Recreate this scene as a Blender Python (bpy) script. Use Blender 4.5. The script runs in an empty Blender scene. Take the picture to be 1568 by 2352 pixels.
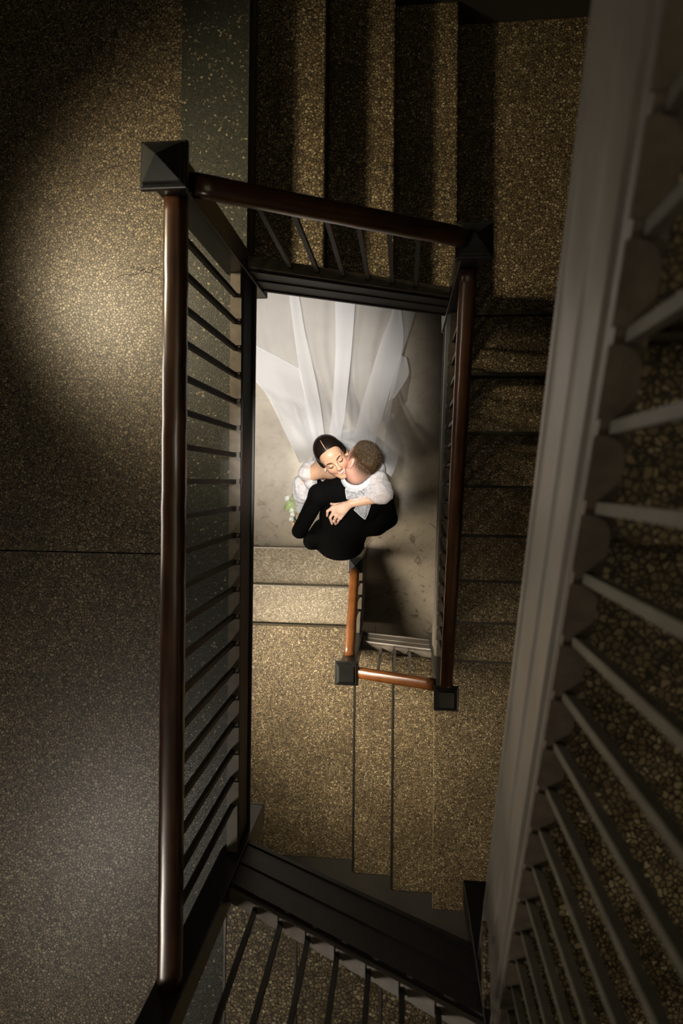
import bpy, bmesh, math, random
import numpy as np
from mathutils import Vector, Matrix
random.seed(7); rng = np.random.default_rng(7)
S = bpy.context.scene
COL = S.collection

# ------------------------------------------------------------------ camera
cam_d = bpy.data.cameras.new('camera'); cam = bpy.data.objects.new('camera', cam_d); COL.objects.link(cam)
CAM_H = 5.4373
cam.matrix_world = Matrix(((0.99430, -0.00810, 0.10650, 0.0),
                           (0.01020, 0.99980, -0.01880, 0.0),
                           (-0.10630, 0.01980, 0.99410, CAM_H),
                           (0, 0, 0, 1)))
cam_d.sensor_fit = 'VERTICAL'; cam_d.sensor_height = 36.0; cam_d.sensor_width = 24.0
cam_d.lens = 1480.0 / 2352.0 * 36.0
cam_d.shift_x = (784 - 768.83) / 2352.0
cam_d.shift_y = (1076.76 - 1176) / 2352.0
cam_d.clip_start = 0.02; cam_d.clip_end = 60
cam_d.dof.use_dof = True; cam_d.dof.focus_distance = 3.25; cam_d.dof.aperture_fstop = 2.6
S.camera = cam

# ------------------------------------------------------------------ light
W = bpy.data.worlds.new('world'); S.world = W; W.use_nodes = True
bg = W.node_tree.nodes['Background']; bg.inputs[0].default_value = (0.95, 0.86, 0.62, 1); bg.inputs[1].default_value = 0.02
S.view_settings.view_transform = 'Standard'; S.view_settings.look = 'None'
S.view_settings.exposure = 0.0; S.view_settings.gamma = 1.0; S.view_settings.use_curve_mapping = False

def area(name, loc, aim, sx, sy, power, color, spread=180):
    d = bpy.data.lights.new(name, 'AREA'); d.shape = 'RECTANGLE'; d.size = sx; d.size_y = sy
    d.energy = power; d.color = color; d.spread = math.radians(spread)
    o = bpy.data.objects.new(name, d); COL.objects.link(o); o.location = loc
    o.rotation_euler = (Vector(aim) - Vector(loc)).to_track_quat('-Z', 'Y').to_euler()
    return o
def spot(name, loc, aim, power, color, size, blend, soft):
    d = bpy.data.lights.new(name, 'SPOT'); d.energy = power; d.color = color; d.spot_size = math.radians(size); d.spot_blend = blend; d.shadow_soft_size = soft
    o = bpy.data.objects.new(name, d); COL.objects.link(o); o.location = loc
    o.rotation_euler = (Vector(aim) - Vector(loc)).to_track_quat('-Z', 'Y').to_euler()
    return o
# wall lamp on the left wall of the upper floor, turned towards the stair head
spot('wall_lamp_light', (-1.86, 0.96, 4.18), (-0.42, 0.86, 2.86), 158, (1.0, 0.82, 0.54), 76, 1.0, 0.15)
# daylight of the window of the upper floor and of the window over the lowest landing (left wall, out of frame)
area('window_daylight_middle', (-1.99, 0.10, 3.52), (-0.99, -0.10, 3.78), 1.0, 0.62, 3.4, (1.0, 0.90, 0.78), 64)  # added fill aimed at the near stringer, from an added low window
area('window_daylight_upper', (-1.99, -2.45, 5.00), (-1.0, -2.0, 4.1), 0.45, 0.50, 24, (1.0, 0.90, 0.76))
area('window_daylight_lower', (-1.99, -0.90, 1.80), (-1.0, -1.25, 0.90), 1.0, 1.4, 42, (1.0, 0.87, 0.69), 74)
# ceiling lamp under the upper corner landing
spot('landing_lamp_light', (0.86, -1.95, 3.36), (0.45, -1.85, 0.9), 20, (1.0, 0.80, 0.52), 120, 0.9, 0.10)
# added unseen spot in the stairwell, put there to light the couple
spot('pendant_light', (-0.22, 0.16, 5.75), (-0.52, 0.00, 0.0), 1350, (1.0, 0.95, 0.88), 12.5, 0.85, 0.12)
# added spot hidden under the upper floor slab, brightens hall floor and veil
spot('hall_spot_light', (-1.36, 0.78, 2.62), (-1.20, 0.78, 0.0), 400, (1.0, 0.95, 0.89), 60, 0.8, 0.10)
# skylight over the whole stairwell
area('skylight_daylight', (0.1, 0.1, 7.30), (0.1, 0.1, 0.0), 1.6, 2.4, 9.5, (1.0, 0.84, 0.56))

# ------------------------------------------------------------------ helpers
class MB:
    def __init__(s): s.v = []; s.f = []
    def add(s, vs, fs):
        o = len(s.v); s.v += [tuple(map(float, p)) for p in vs]; s.f += [tuple(i + o for i in f) for f in fs]; return s
    def box(s, x0, x1, y0, y1, z0, z1):
        return s.add([(x0,y0,z0),(x1,y0,z0),(x1,y1,z0),(x0,y1,z0),(x0,y0,z1),(x1,y0,z1),(x1,y1,z1),(x0,y1,z1)],
                     [(3,2,1,0),(4,5,6,7),(0,1,5,4),(1,2,6,5),(2,3,7,6),(3,0,4,7)])
    def loft(s, rings, caps=True):
        n = len(rings[0]); vs = [p for r in rings for p in r]; fs = []
        for i in range(len(rings) - 1):
            for j in range(n):
                a = i*n + j; b = i*n + (j+1) % n
                fs.append((a, b, b + n, a + n))
        if caps:
            fs.append(tuple(range(n - 1, -1, -1))); fs.append(tuple(range((len(rings)-1)*n, len(rings)*n)))
        return s.add(vs, fs)
    def prism(s, poly, vec):
        v = Vector(vec)
        return s.loft([[Vector(p) for p in poly], [Vector(p) + v for p in poly]])
    def grid(s, P, closed_u=False):
        P = np.asarray(P); a, b = P.shape[:2]; fs = []
        for i in range(a - 1):
            for j in range(b if closed_u else b - 1):
                k = (j + 1) % b
                fs.append((i*b + j, i*b + k, (i+1)*b + k, (i+1)*b + j))
        return s.add(P.reshape(-1, 3), fs)
    def tube(s, pts, rad, n=8):
        pts = [Vector(p) for p in pts]; rings = []
        up = None
        for i, p in enumerate(pts):
            t = (pts[min(i+1, len(pts)-1)] - pts[max(i-1, 0)]).normalized()
            if up is None: up = t.orthogonal().normalized()
            a = (up - t*up.dot(t)).normalized(); b = t.cross(a); up = a
            r = rad[i] if hasattr(rad, '__len__') else rad
            rings.append([p + a*math.cos(2*math.pi*k/n)*r + b*math.sin(2*math.pi*k/n)*r for k in range(n)])
        return s.loft(rings)
    def mesh(s, name):
        m = bpy.data.meshes.new(name); m.from_pydata(s.v, [], s.f); m.validate(); m.update(); return m

def link(name, mesh, mat=None, parent=None, smooth=False, bevel=0):
    o = bpy.data.objects.new(name, mesh); COL.objects.link(o)
    if mat is not None and mesh is not None and not mesh.materials: mesh.materials.append(mat)
    if parent is not None: o.parent = parent
    if smooth: mesh.shade_smooth()
    if bevel:
        md = o.modifiers.new('bevel', 'BEVEL'); md.width = bevel; md.segments = 2; md.limit_method = 'ANGLE'
    return o
def part(name, mb, mat, parent=None, smooth=False, bevel=0): return link(name, mb.mesh(name), mat, parent, smooth, bevel)
def tag(o, label=None, cat=None, group=None, kind=None):
    if label: o['label'] = label
    if cat: o['category'] = cat
    if group: o['group'] = group
    if kind: o['kind'] = kind
    return o
def empty(name, loc=(0, 0, 0)):
    o = bpy.data.objects.new(name, None); COL.objects.link(o); o.location = loc; o.empty_display_size = 0.05
    return o
def thing(name, label, cat, group=None): return tag(empty(name), label, cat, group)
def structure(name, label=None): return tag(empty(name), label, None, None, 'structure')

# ------------------------------------------------------------------ materials
def mat_new(name):
    m = bpy.data.materials.new(name); m.use_nodes = True; nt = m.node_tree
    return m, nt, nt.nodes, nt.links, nt.nodes['Principled BSDF']
def ramp(N, stops, interp='LINEAR'):
    r = N.new('ShaderNodeValToRGB'); r.color_ramp.interpolation = interp
    e = r.color_ramp.elements
    while len(e) < len(stops): e.new(0.5)
    for k, (p, c) in zip(e, stops): k.position = p; k.color = (*c, 1)
    return r
def mix(N, L, fac, a, b, mode='MIX'):
    m = N.new('ShaderNodeMix'); m.data_type = 'RGBA'; m.blend_type = mode
    for sock, v in ((m.inputs[0], fac), (m.inputs[6], a), (m.inputs[7], b)):
        if hasattr(v, 'links') or isinstance(v, bpy.types.NodeSocket): L.new(v, sock)
        elif isinstance(v, (tuple, list)): sock.default_value = (*v, 1)
        else: sock.default_value = v
    return m.outputs[2]
def noise(N, L, co, scale, detail=4, rough=0.55):
    n = N.new('ShaderNodeTexNoise'); n.inputs['Scale'].default_value = scale; n.inputs['Detail'].default_value = detail; n.inputs['Roughness'].default_value = rough
    if co is not None: L.new(co, n.inputs['Vector'])
    return n
def world_pos(N): return N.new('ShaderNodeNewGeometry').outputs['Position']

def terrazzo(name, chips, mortar, scale=95, rough=0.38, stain=0.35, joint=0.06, coat=0.0):
    if isinstance(rough, tuple): rough = rough[0]
    m, nt, N, L, B = mat_new(name); co = world_pos(N)
    w = noise(N, L, co, 60, 2)
    add = N.new('ShaderNodeVectorMath'); add.operation = 'MULTIPLY_ADD'
    L.new(w.outputs['Color'], add.inputs[0]); add.inputs[1].default_value = (0.012,)*3; L.new(co, add.inputs[2])
    v = N.new('ShaderNodeTexVoronoi'); v.inputs['Scale'].default_value = scale; L.new(add.outputs[0], v.inputs['Vector'])
    e = N.new('ShaderNodeTexVoronoi'); e.feature = 'DISTANCE_TO_EDGE'; e.inputs['Scale'].default_value = scale; L.new(add.outputs[0], e.inputs['Vector'])
    sep = N.new('ShaderNodeSeparateColor'); L.new(v.outputs['Color'], sep.inputs[0])
    rc = ramp(N, chips); L.new(sep.outputs[0], rc.inputs[0])
    re = ramp(N, [(joint, (0, 0, 0)), (joint + 0.12, (1, 1, 1))]); L.new(e.outputs['Distance'], re.inputs[0])
    c = mix(N, L, re.outputs[0], mortar, rc.outputs[0])
    st = noise(N, L, co, 1.7, 6, 0.62); rs = ramp(N, [(0.34, (0, 0, 0)), (0.66, (1, 1, 1))]); L.new(st.outputs['Fac'], rs.inputs[0])
    dark = mix(N, L, 1.0, c, (0.52, 0.50, 0.46), 'MULTIPLY')
    c2 = mix(N, L, rs.outputs[0], dark, c)
    ms = N.new('ShaderNodeMix'); ms.data_type = 'RGBA'; ms.inputs[0].default_value = stain * 2
    L.new(c, ms.inputs[6]); L.new(c2, ms.inputs[7])
    L.new(ms.outputs[2], B.inputs['Base Color'])
    rr = ramp(N, [(0, (rough + 0.18,)*3), (1, (rough,)*3)]); L.new(re.outputs[0], rr.inputs[0]); L.new(rr.outputs[0], B.inputs['Roughness'])
    bp = N.new('ShaderNodeBump'); bp.inputs['Strength'].default_value = 0.25; bp.inputs['Distance'].default_value = 0.002
    L.new(re.outputs[0], bp.inputs['Height']); L.new(bp.outputs[0], B.inputs['Normal'])
    if coat: B.inputs['Coat Weight'].default_value = coat; B.inputs['Coat Roughness'].default_value = 0.42
    return m
def plain(name, col, rough=0.5, metal=0.0, var=0.2, scale=9, bump=0.0, stretch=None, coat=0.0):
    m, nt, N, L, B = mat_new(name); co = world_pos(N)
    if stretch:
        mp = N.new('ShaderNodeMapping'); mp.inputs['Scale'].default_value = stretch; L.new(co, mp.inputs['Vector']); co = mp.outputs[0]
    n = noise(N, L, co, scale, 6, 0.6)
    r = ramp(N, [(0.3, tuple(c*(1-var) for c in col)), (0.7, tuple(min(1, c*(1+var)) for c in col))]); L.new(n.outputs['Fac'], r.inputs[0])
    L.new(r.outputs[0], B.inputs['Base Color'])
    B.inputs['Roughness'].default_value = rough; B.inputs['Metallic'].default_value = metal
    if coat: B.inputs['Coat Weight'].default_value = coat; B.inputs['Coat Roughness'].default_value = 0.15
    if bump:
        b = N.new('ShaderNodeBump'); b.inputs['Strength'].default_value = bump; b.inputs['Distance'].default_value = 0.003
        L.new(n.outputs['Fac'], b.inputs['Height']); L.new(b.outputs[0], B.inputs['Normal'])
    return m

M_TERR = terrazzo('terrazzo_ochre', [(0.0, (0.115, 0.082, 0.043)), (0.35, (0.19, 0.145, 0.080)), (0.75, (0.27, 0.215, 0.125)), (1.0, (0.40, 0.33, 0.21))], (0.020, 0.015, 0.008), 92, 0.45, coat=0.42)
M_STEP = terrazzo('terrazzo_step', [(0.0, (0.15, 0.11, 0.056)), (0.4, (0.265, 0.20, 0.104)), (0.8, (0.39, 0.305, 0.168)), (1.0, (0.62, 0.52, 0.33))], (0.040, 0.030, 0.017), 80, 0.42, 0.4)
M_PALE = terrazzo('terrazzo_worn_pale', [(0.0, (0.26, 0.215, 0.145)), (0.4, (0.42, 0.36, 0.26)), (0.8, (0.54, 0.47, 0.36)), (1.0, (0.70, 0.63, 0.50))], (0.16, 0.135, 0.095), 78, 0.40, 0.3)  # paler and greyer chips than the other step terrazzo
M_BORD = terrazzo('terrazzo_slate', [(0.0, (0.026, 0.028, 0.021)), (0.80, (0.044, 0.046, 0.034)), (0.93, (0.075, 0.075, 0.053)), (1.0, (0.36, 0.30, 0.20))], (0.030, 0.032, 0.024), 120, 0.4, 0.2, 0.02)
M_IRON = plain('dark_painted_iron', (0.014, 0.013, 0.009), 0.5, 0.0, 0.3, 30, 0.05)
M_NEWEL = plain('black_newel_enamel', (0.020, 0.021, 0.020), 0.30, 0.0, 0.25, 20, 0.03)
M_STRG = plain('olive_grey_stringer_paint', (0.175, 0.158, 0.132), 0.42, 0.0, 0.22, 7, 0.08, (1.0, 0.35, 1.0))
M_BAR = plain('olive_bar_paint', (0.085, 0.076, 0.052), 0.5, 0, 0.2, 20)
M_SHOE = plain('worn_brown_shoe_paint', (0.110, 0.090, 0.068), 0.5, 0.0, 0.3, 25, 0.08)
M_BARE = plain('bare_wood_end', (0.55, 0.40, 0.25), 0.6, 0.0, 0.15, 40)
M_STEEL = plain('nosing_steel', (0.30, 0.28, 0.25), 0.30, 0.8, 0.2, 50)
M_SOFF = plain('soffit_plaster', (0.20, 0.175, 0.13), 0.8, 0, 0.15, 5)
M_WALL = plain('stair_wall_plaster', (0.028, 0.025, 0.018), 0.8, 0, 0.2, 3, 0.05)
M_FRAME = plain('window_frame_paint', (0.35, 0.32, 0.26), 0.5, 0, 0.1, 10)

def wood(name, lo, hi):
    m, nt, N, L, B = mat_new(name); tc = N.new('ShaderNodeTexCoord')
    mp = N.new('ShaderNodeMapping'); mp.inputs['Scale'].default_value = (60, 60, 3); L.new(tc.outputs['Object'], mp.inputs['Vector'])
    n = noise(N, L, mp.outputs[0], 1.0, 6, 0.65)
    r = ramp(N, [(0.3, lo), (0.55, tuple((a+b)/2 for a, b in zip(lo, hi))), (0.75, hi)]); L.new(n.outputs['Fac'], r.inputs[0])
    w = noise(N, L, tc.outputs['Object'], 7, 5); rw = ramp(N, [(0.35, (0.55,)*3), (0.7, (1.0,)*3)]); L.new(w.outputs['Fac'], rw.inputs[0])
    L.new(mix(N, L, 1.0, r.outputs[0], rw.outputs[0], 'MULTIPLY'), B.inputs['Base Color'])
    B.inputs['Roughness'].default_value = 0.33; B.inputs['Coat Weight'].default_value = 0.6; B.inputs['Coat Roughness'].default_value = 0.2
    b = N.new('ShaderNodeBump'); b.inputs['Strength'].default_value = 0.08; b.inputs['Distance'].default_value = 0.002
    L.new(n.outputs['Fac'], b.inputs['Height']); L.new(b.outputs[0], B.inputs['Normal'])
    return m
M_WOOD = wood('varnished_handrail_wood', (0.030, 0.012, 0.005), (0.125, 0.050, 0.018))
M_WOOD_LIT = wood('worn_orange_handrail_wood', (0.15, 0.048, 0.012), (0.42, 0.155, 0.038))  # same handrail wood, with the warm light on it put into the colour

def concrete():
    m, nt, N, L, B = mat_new('stained_concrete'); co = world_pos(N)
    a = noise(N, L, co, 2.2, 8, 0.6); b = noise(N, L, co, 14, 6, 0.7); c = noise(N, L, co, 90, 3)
    r = ramp(N, [(0.30, (0.235, 0.195, 0.145)), (0.52, (0.31, 0.265, 0.20)), (0.70, (0.37, 0.325, 0.26))]); L.new(a.outputs['Fac'], r.inputs[0])
    r2 = ramp(N, [(0.30, (0.62, 0.60, 0.56)), (0.50, (1, 1, 1))]); L.new(b.outputs['Fac'], r2.inputs[0])
    x = mix(N, L, 0.55, r.outputs[0], r2.outputs[0], 'MULTIPLY')
    v = N.new('ShaderNodeTexVoronoi'); v.inputs['Scale'].default_value = 34; v.inputs['Randomness'].default_value = 1.0; L.new(co, v.inputs['Vector'])
    rp = ramp(N, [(0.055, (0.30, 0.27, 0.22)), (0.10, (1, 1, 1))]); L.new(v.outputs['Distance'], rp.inputs[0])
    x = mix(N, L, 0.75, x, rp.outputs[0], 'MULTIPLY')
    # worn scaling patches near the steps
    d = noise(N, L, co, 6.5, 9, 0.72); d.inputs['Distortion'].default_value = 1.6
    rd = ramp(N, [(0.56, (1, 1, 1)), (0.62, (0.42, 0.38, 0.33))]); L.new(d.outputs['Fac'], rd.inputs[0])
    sepx = N.new('ShaderNodeSeparateXYZ'); L.new(co, sepx.inputs[0])
    mr = N.new('ShaderNodeMapRange'); mr.inputs[1].default_value = 0.15; mr.inputs[2].default_value = -0.55; L.new(sepx.outputs[1], mr.inputs[0])
    y = mix(N, L, 1.0, x, rd.outputs[0], 'MULTIPLY')
    x = mix(N, L, mr.outputs[0], x, y)
    L.new(x, B.inputs['Base Color']); B.inputs['Roughness'].default_value = 0.55
    bp = N.new('ShaderNodeBump'); bp.inputs['Strength'].default_value = 0.35; bp.inputs['Distance'].default_value = 0.004
    ad = N.new('ShaderNodeMath'); ad.operation = 'MULTIPLY'; L.new(d.outputs['Fac'], ad.inputs[0]); L.new(b.outputs['Fac'], ad.inputs[1])
    L.new(ad.outputs[0], bp.inputs['Height']); L.new(bp.outputs[0], B.inputs['Normal'])
    return m
M_CONC = concrete()

# ------------------------------------------------------------------ levels and stairwell lines
R_ = 0.165; T_ = 0.2851
def lev(n): return n * R_
XW0, XW1, YW0, YW1 = -1.98, 1.55, -2.88, 2.22     # inner wall faces
TOP = 7.4
XL = -0.655; XR = 0.237; XRB = 0.268              # railing lines along the well
Y1 = 0.853; Y3 = -1.19; YA = -1.47

# ---- the shell
gf = structure('floor_ground', 'bare concrete hall floor with worn stained patches')
part('slab', MB().box(XW0, XW1, YW0, YW1, -0.12, 0.0), M_CONC, gf)
def wall(name, mb): o = part(name, mb, M_WALL); tag(o, kind='structure'); return o
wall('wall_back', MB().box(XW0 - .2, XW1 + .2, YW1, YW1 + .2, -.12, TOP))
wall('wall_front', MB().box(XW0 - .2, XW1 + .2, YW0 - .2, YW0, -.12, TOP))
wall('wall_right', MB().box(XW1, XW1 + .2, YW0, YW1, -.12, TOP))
wins = [(-1.45, -0.35, 1.00, 2.60), (-2.79, -2.11, 4.45, 5.45), (-0.54, 0.74, 3.18, 3.86)]  # the last opening is added, to house the fill on the near stringer
mb = MB()
for y0, y1, z0_, z1_ in ((YW0, YW1, -.12, 1.0), (YW0, -1.45, 1.0, 2.6), (-.35, YW1, 1.0, 2.6), (YW0, YW1, 2.6, 3.18), (YW0, -.54, 3.18, 3.86), (.74, YW1, 3.18, 3.86), (YW0, YW1, 3.86, 4.45), (YW0, -2.79, 4.45, 5.45), (-2.11, YW1, 4.45, 5.45), (YW0, YW1, 5.45, TOP)):
    mb.box(XW0 - .2, XW0, y0, y1, z0_, z1_)
wall('wall_left', mb)
M_GLASS, nt, N, L, B = mat_new('window_glass'); B.inputs['Transmission Weight'].default_value = 1.0; B.inputs['Roughness'].default_value = 0.02; B.inputs['IOR'].default_value = 1.45
for i, (a, b, c, d) in enumerate(wins):
    w = structure('window_%d' % (i + 1))
    part('frame', MB().box(XW0-.12, XW0-.06, a, a+.04, c, d).box(XW0-.12, XW0-.06, b-.04, b, c, d).box(XW0-.12, XW0-.06, a+.04, b-.04, c, c+.04).box(XW0-.12, XW0-.06, a+.04, b-.04, d-.04, d), M_FRAME, w)
    part('pane', MB().box(XW0-.095, XW0-.089, a+.04, b-.04, c+.04, d-.04), M_GLASS, w)
    part('sill', MB().box(XW0-.06, XW0+.012, a-.04, b+.04, c-.035, c), M_FRAME, w)

# ---- upper floor: two terrazzo slabs with a joint, slate border along the well and the stair heads
fu = structure('floor_upper', 'ochre terrazzo upper floor with a dark border along the stairwell')
z1 = lev(18)
XB = -0.897                                         # inner edge of the border
yj = -0.296                                         # the joint across the floor
part('terrazzo_slab', MB().box(XW0, XB, yj + .0025, YW1, z1 - .05, z1), M_TERR, fu)
part('terrazzo_slab', MB().box(XW0, XB, YW0, yj - .0025, z1 - .05, z1), M_TERR, fu)
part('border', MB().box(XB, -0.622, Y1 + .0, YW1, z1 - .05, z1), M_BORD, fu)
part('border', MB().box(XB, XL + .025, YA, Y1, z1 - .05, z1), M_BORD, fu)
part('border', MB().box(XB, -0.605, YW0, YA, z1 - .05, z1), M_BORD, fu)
part('slab', MB().box(XW0, XL + .02, YW0, YW1, z1 - .19, z1 - .052), M_SOFF, fu)
part('fascia', MB().box(XL + .02, XL + .028, YA, Y1, z1 - .17, z1 + .012).box(XL + .028, XL + .036, YA, Y1, z1 - .17, z1 - .155), M_IRON, fu)

def ribbon(pts, w, z):
    mb_ = MB(); n = len(pts); V_ = []
    for i, (x, y) in enumerate(pts):
        ww = w*(.4 + .6*math.sin(math.pi*(i + .5)/n)); V_ += [(x, y - ww, z), (x, y + ww, z)]
    return mb_.add(V_, [(2*i, 2*i + 2, 2*i + 3, 2*i + 1) for i in range(n - 1)])
M_CRACK = plain('floor_crack_dirt', (.02, .016, .01), .9, 0, .2)
for x0, x1, y0, y1 in ((-1.42, -.95, 1.20, 1.31), (-1.20, -.90, .80, .86), (-1.15, -1.0, .86, .83)):
    pts = [(x0 + (x1 - x0)*t + rng.normal(0, .004), y0 + (y1 - y0)*t + rng.normal(0, .006)) for t in np.linspace(0, 1, 22)]
    part('crack', ribbon(pts, .0012, z1 + .0006), M_CRACK, fu)

# ---- landings
def landing(label, x0, x1, y0, y1, n):
    o = structure('floor_landing', label)
    part('terrazzo_slab', MB().box(x0, x1, y0, y1, lev(n) - .05, lev(n)), M_STEP, o, bevel=.006)
    part('slab', MB().box(x0 + .02, x1, y0 + .02, y1 - .02, lev(n) - .17, lev(n) - .052), M_SOFF, o)
    return o
F1 = [-0.6223 + T_*k for k in range(4)]             # nosing X, levels 18..15
F2 = [0.8257 - T_*k for k in range(8)]              # nosing Y, levels 14..7
F3 = [0.2145 - T_*k for k in range(3)]              # nosing X, levels 6..4
F4 = [-1.1282 + T_*k for k in range(3)]             # nosing Y, levels 3..1
FA = [-0.6305 + T_*k for k in range(4)]             # nosing X, levels 19..22
FB = [-1.240 + 0.288*k for k in range(8)]           # nosing Y, levels 23..30
landing('terrazzo corner landing at the top right, below the short upper flight', F1[3] - .02, XW1, F2[0], YW1, 14)
landing('terrazzo corner landing at the foot of the long right-hand flight', F3[0], XW1, YW0, F2[7] + .02, 6)
landing('terrazzo landing under the two lowest steps, left of the orange handrails', XW0, F3[2] + .02, YW0, F4[0], 3)
landing('terrazzo corner landing at the bottom right, above the other landings', FA[3], XW1, YW0, FB[0] + .02, 22)

# ---- flights: every tread and riser is a piece of its own
def flight(name, label, axis, sgn, nos, levels, lo, hi, soffit=True, foot=None, steel_or_shade=False, mat=None, skip_first=False):
    """nos: nosing positions along axis, sgn = direction in which the flight descends; lo..hi = extent across"""
    t = thing(name, label, 'stairs', 'flights of the staircase'); mat = mat or M_STEP
    for i, (p, n) in enumerate(zip(nos, levels)):
        z = lev(n); back = p - sgn*(T_ + .012)
        a, b = sorted((p, back))
        if not (skip_first and i == 0):
            mb = MB().box(a, b, lo, hi, z - .045, z) if axis == 'x' else MB().box(lo, hi, a, b, z - .045, z)
            tr = part('tread', mb, mat, t, bevel=.009)
            if steel_or_shade:
                q0, q1 = sorted((p + sgn*.002, p - sgn*(.006 if steel_or_shade is True else .013)))
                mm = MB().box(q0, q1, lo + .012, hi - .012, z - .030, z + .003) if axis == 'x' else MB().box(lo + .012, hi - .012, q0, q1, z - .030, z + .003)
                part('nosing', mm, M_STEEL if steel_or_shade is True else M_IRON, tr)  # the dark variant stands in for the shadow line along the tread edge
        rp = p - sgn*.022; a, b = sorted((rp, rp - sgn*.02))
        zb = lev(n) - R_
        mb = MB().box(a, b, lo, hi, zb, z - .045) if axis == 'x' else MB().box(lo, hi, a, b, zb, z - .045)
        part('riser', mb, mat, t)
    if soffit:
        p0, n0 = nos[0], levels[0]; p1, n1 = nos[-1], levels[-1]
        d0, d1 = (p0, lev(n0)), (p1 + sgn*0.0, lev(n1))
        if n0 < n1: d0, d1 = d1, d0
        s = 1 if True else 0
        hi_p, hi_z = d0; lo_p, lo_z = d1
        ext = sgn*T_
        pr = [(hi_p - ext*.3, hi_z - .24), (lo_p + ext*.4, lo_z - .24 - R_*.4), (lo_p + ext*.4, lo_z - .19 - R_*.4), (hi_p - ext*.3, hi_z - .19)]
        if axis == 'x': part('soffit', MB().prism([(q, lo, z) for q, z in pr], (0, hi - lo, 0)), M_SOFF, t)
        else: part('soffit', MB().prism([(lo, q, z) for q, z in pr], (hi - lo, 0, 0)), M_SOFF, t)
    return t
f1 = flight('stair_flight', 'short flight of terrazzo steps with deep shadow bands, top of the picture', 'x', +1, F1, [18, 17, 16, 15], Y1 + .028, YW1 - .006, skip_first=True)
f2 = flight('stair_flight', 'long right-hand flight of terrazzo steps going down from the upper corner landing', 'y', -1, F2, [14, 13, 12, 11, 10, 9, 8, 7], XR + .028, XW1 - .006, skip_first=True, steel_or_shade='iron')  # dark strips draw the shadow line at each tread edge
f3 = flight('stair_flight', 'short flight of terrazzo steps in front of the small orange handrail', 'x', -1, F3, [6, 5, 4], YW0, Y3 - .045, soffit=False, skip_first=True, steel_or_shade='iron')  # dark strips here too in place of the shadow under the edges
f4 = flight('stair_flight', 'lowest brightly lit steps just below the couple', 'y', +1, F4, [3, 2, 1], XW0, -0.345 - .03, soffit=False, steel_or_shade=True, skip_first=True, mat=M_PALE)
fa = flight('stair_flight', 'terrazzo steps seen between the balusters at the bottom edge', 'x', -1, FA, [19, 20, 21, 22], YW0 + .006, YA - .028, steel_or_shade=True)
fb = flight('stair_flight', 'near flight of dark terrazzo steps behind the out-of-focus balusters at right', 'y', -1, FB, [23, 24, 25, 26, 27, 28, 29, 30], XRB + .028, XW1 - .006)
# solid masonry under the lowest steps
part('step_base', MB().box(F3[2] + .04, F3[0] - .02, YW0, Y3 - .045, lev(3), lev(4) - .05).box(F3[1] + .03, F3[0] - .02, YW0, Y3 - .045, lev(4) - .05, lev(5) - .05), M_SOFF, f3)
part('step_base', MB().box(XW0, -.38, F4[0], F4[2] - .045, 0, lev(1) - .05).box(XW0, -.38, F4[0], F4[1] - .045, lev(1) - .05, lev(2) - .05), M_SOFF, f4)

# ------------------------------------------------------------------ railings
class Line:
    """a railing line from a to b (x,y) with the pitch height za..zb at its ends"""
    def __init__(s, a, b, za, zb):
        s.a, s.b, s.za, s.zb = Vector((*a, 0)), Vector((*b, 0)), za, zb
        s.d = (s.b - s.a); s.L = s.d.length; s.d.normalize(); s.n = Vector((-s.d.y, s.d.x, 0))
    def p(s, t, off=0.0, dz=0.0):
        q = s.a + s.d*t + s.n*off; q.z = s.za + (s.zb - s.za)*t/s.L + dz; return q
def beam(ln, t0, t1, prof):
    """prof: (offset, dz) polygon swept along the line"""
    return MB().loft([[ln.p(t0, o, z) for o, z in prof], [ln.p(t1, o, z) for o, z in prof]])
def rail_profile(w, h, n=20):
    out = []
    for k in range(n):
        a = 2*math.pi*k/n; c, s_ = math.cos(a), math.sin(a); e = 0.75
        out.append((math.copysign(abs(c)**e, c)*w/2, math.copysign(abs(s_)**e, s_)*h/2 if s_ > 0 else -abs(s_)**0.5*h/2*0.9))
    return out
def place_wood(name, ln, t0, t1, dz, w, h, mat, parent):
    """handrail built along its own local Z so that the grain follows it"""
    p0, p1 = ln.p(t0, 0, dz), ln.p(t1, 0, dz); ax = (p1 - p0); Ln = ax.length; ax.normalize()
    side = ln.n; up = ax.cross(side) if ax.cross(side).z > 0 else side.cross(ax)
    mtx = Matrix((side, up, ax)).transposed().to_4x4(); mtx.translation = p0
    if mtx.determinant() < 0: mtx = Matrix((-side, up, ax)).transposed().to_4x4(); mtx.translation = p0
    pr = rail_profile(w, h); segs = max(2, int(Ln/.05)); rings = []
    for i in range(segs + 1):
        wob = .0006*math.sin(i*1.7) + .0004*math.sin(i*3.1)
        rings.append([(o + wob, z, Ln*i/segs) for o, z in pr])
    o = part(name, MB().loft(rings), mat, parent, smooth=True); o.matrix_world = mtx
    return o
INNER = -1
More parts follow.
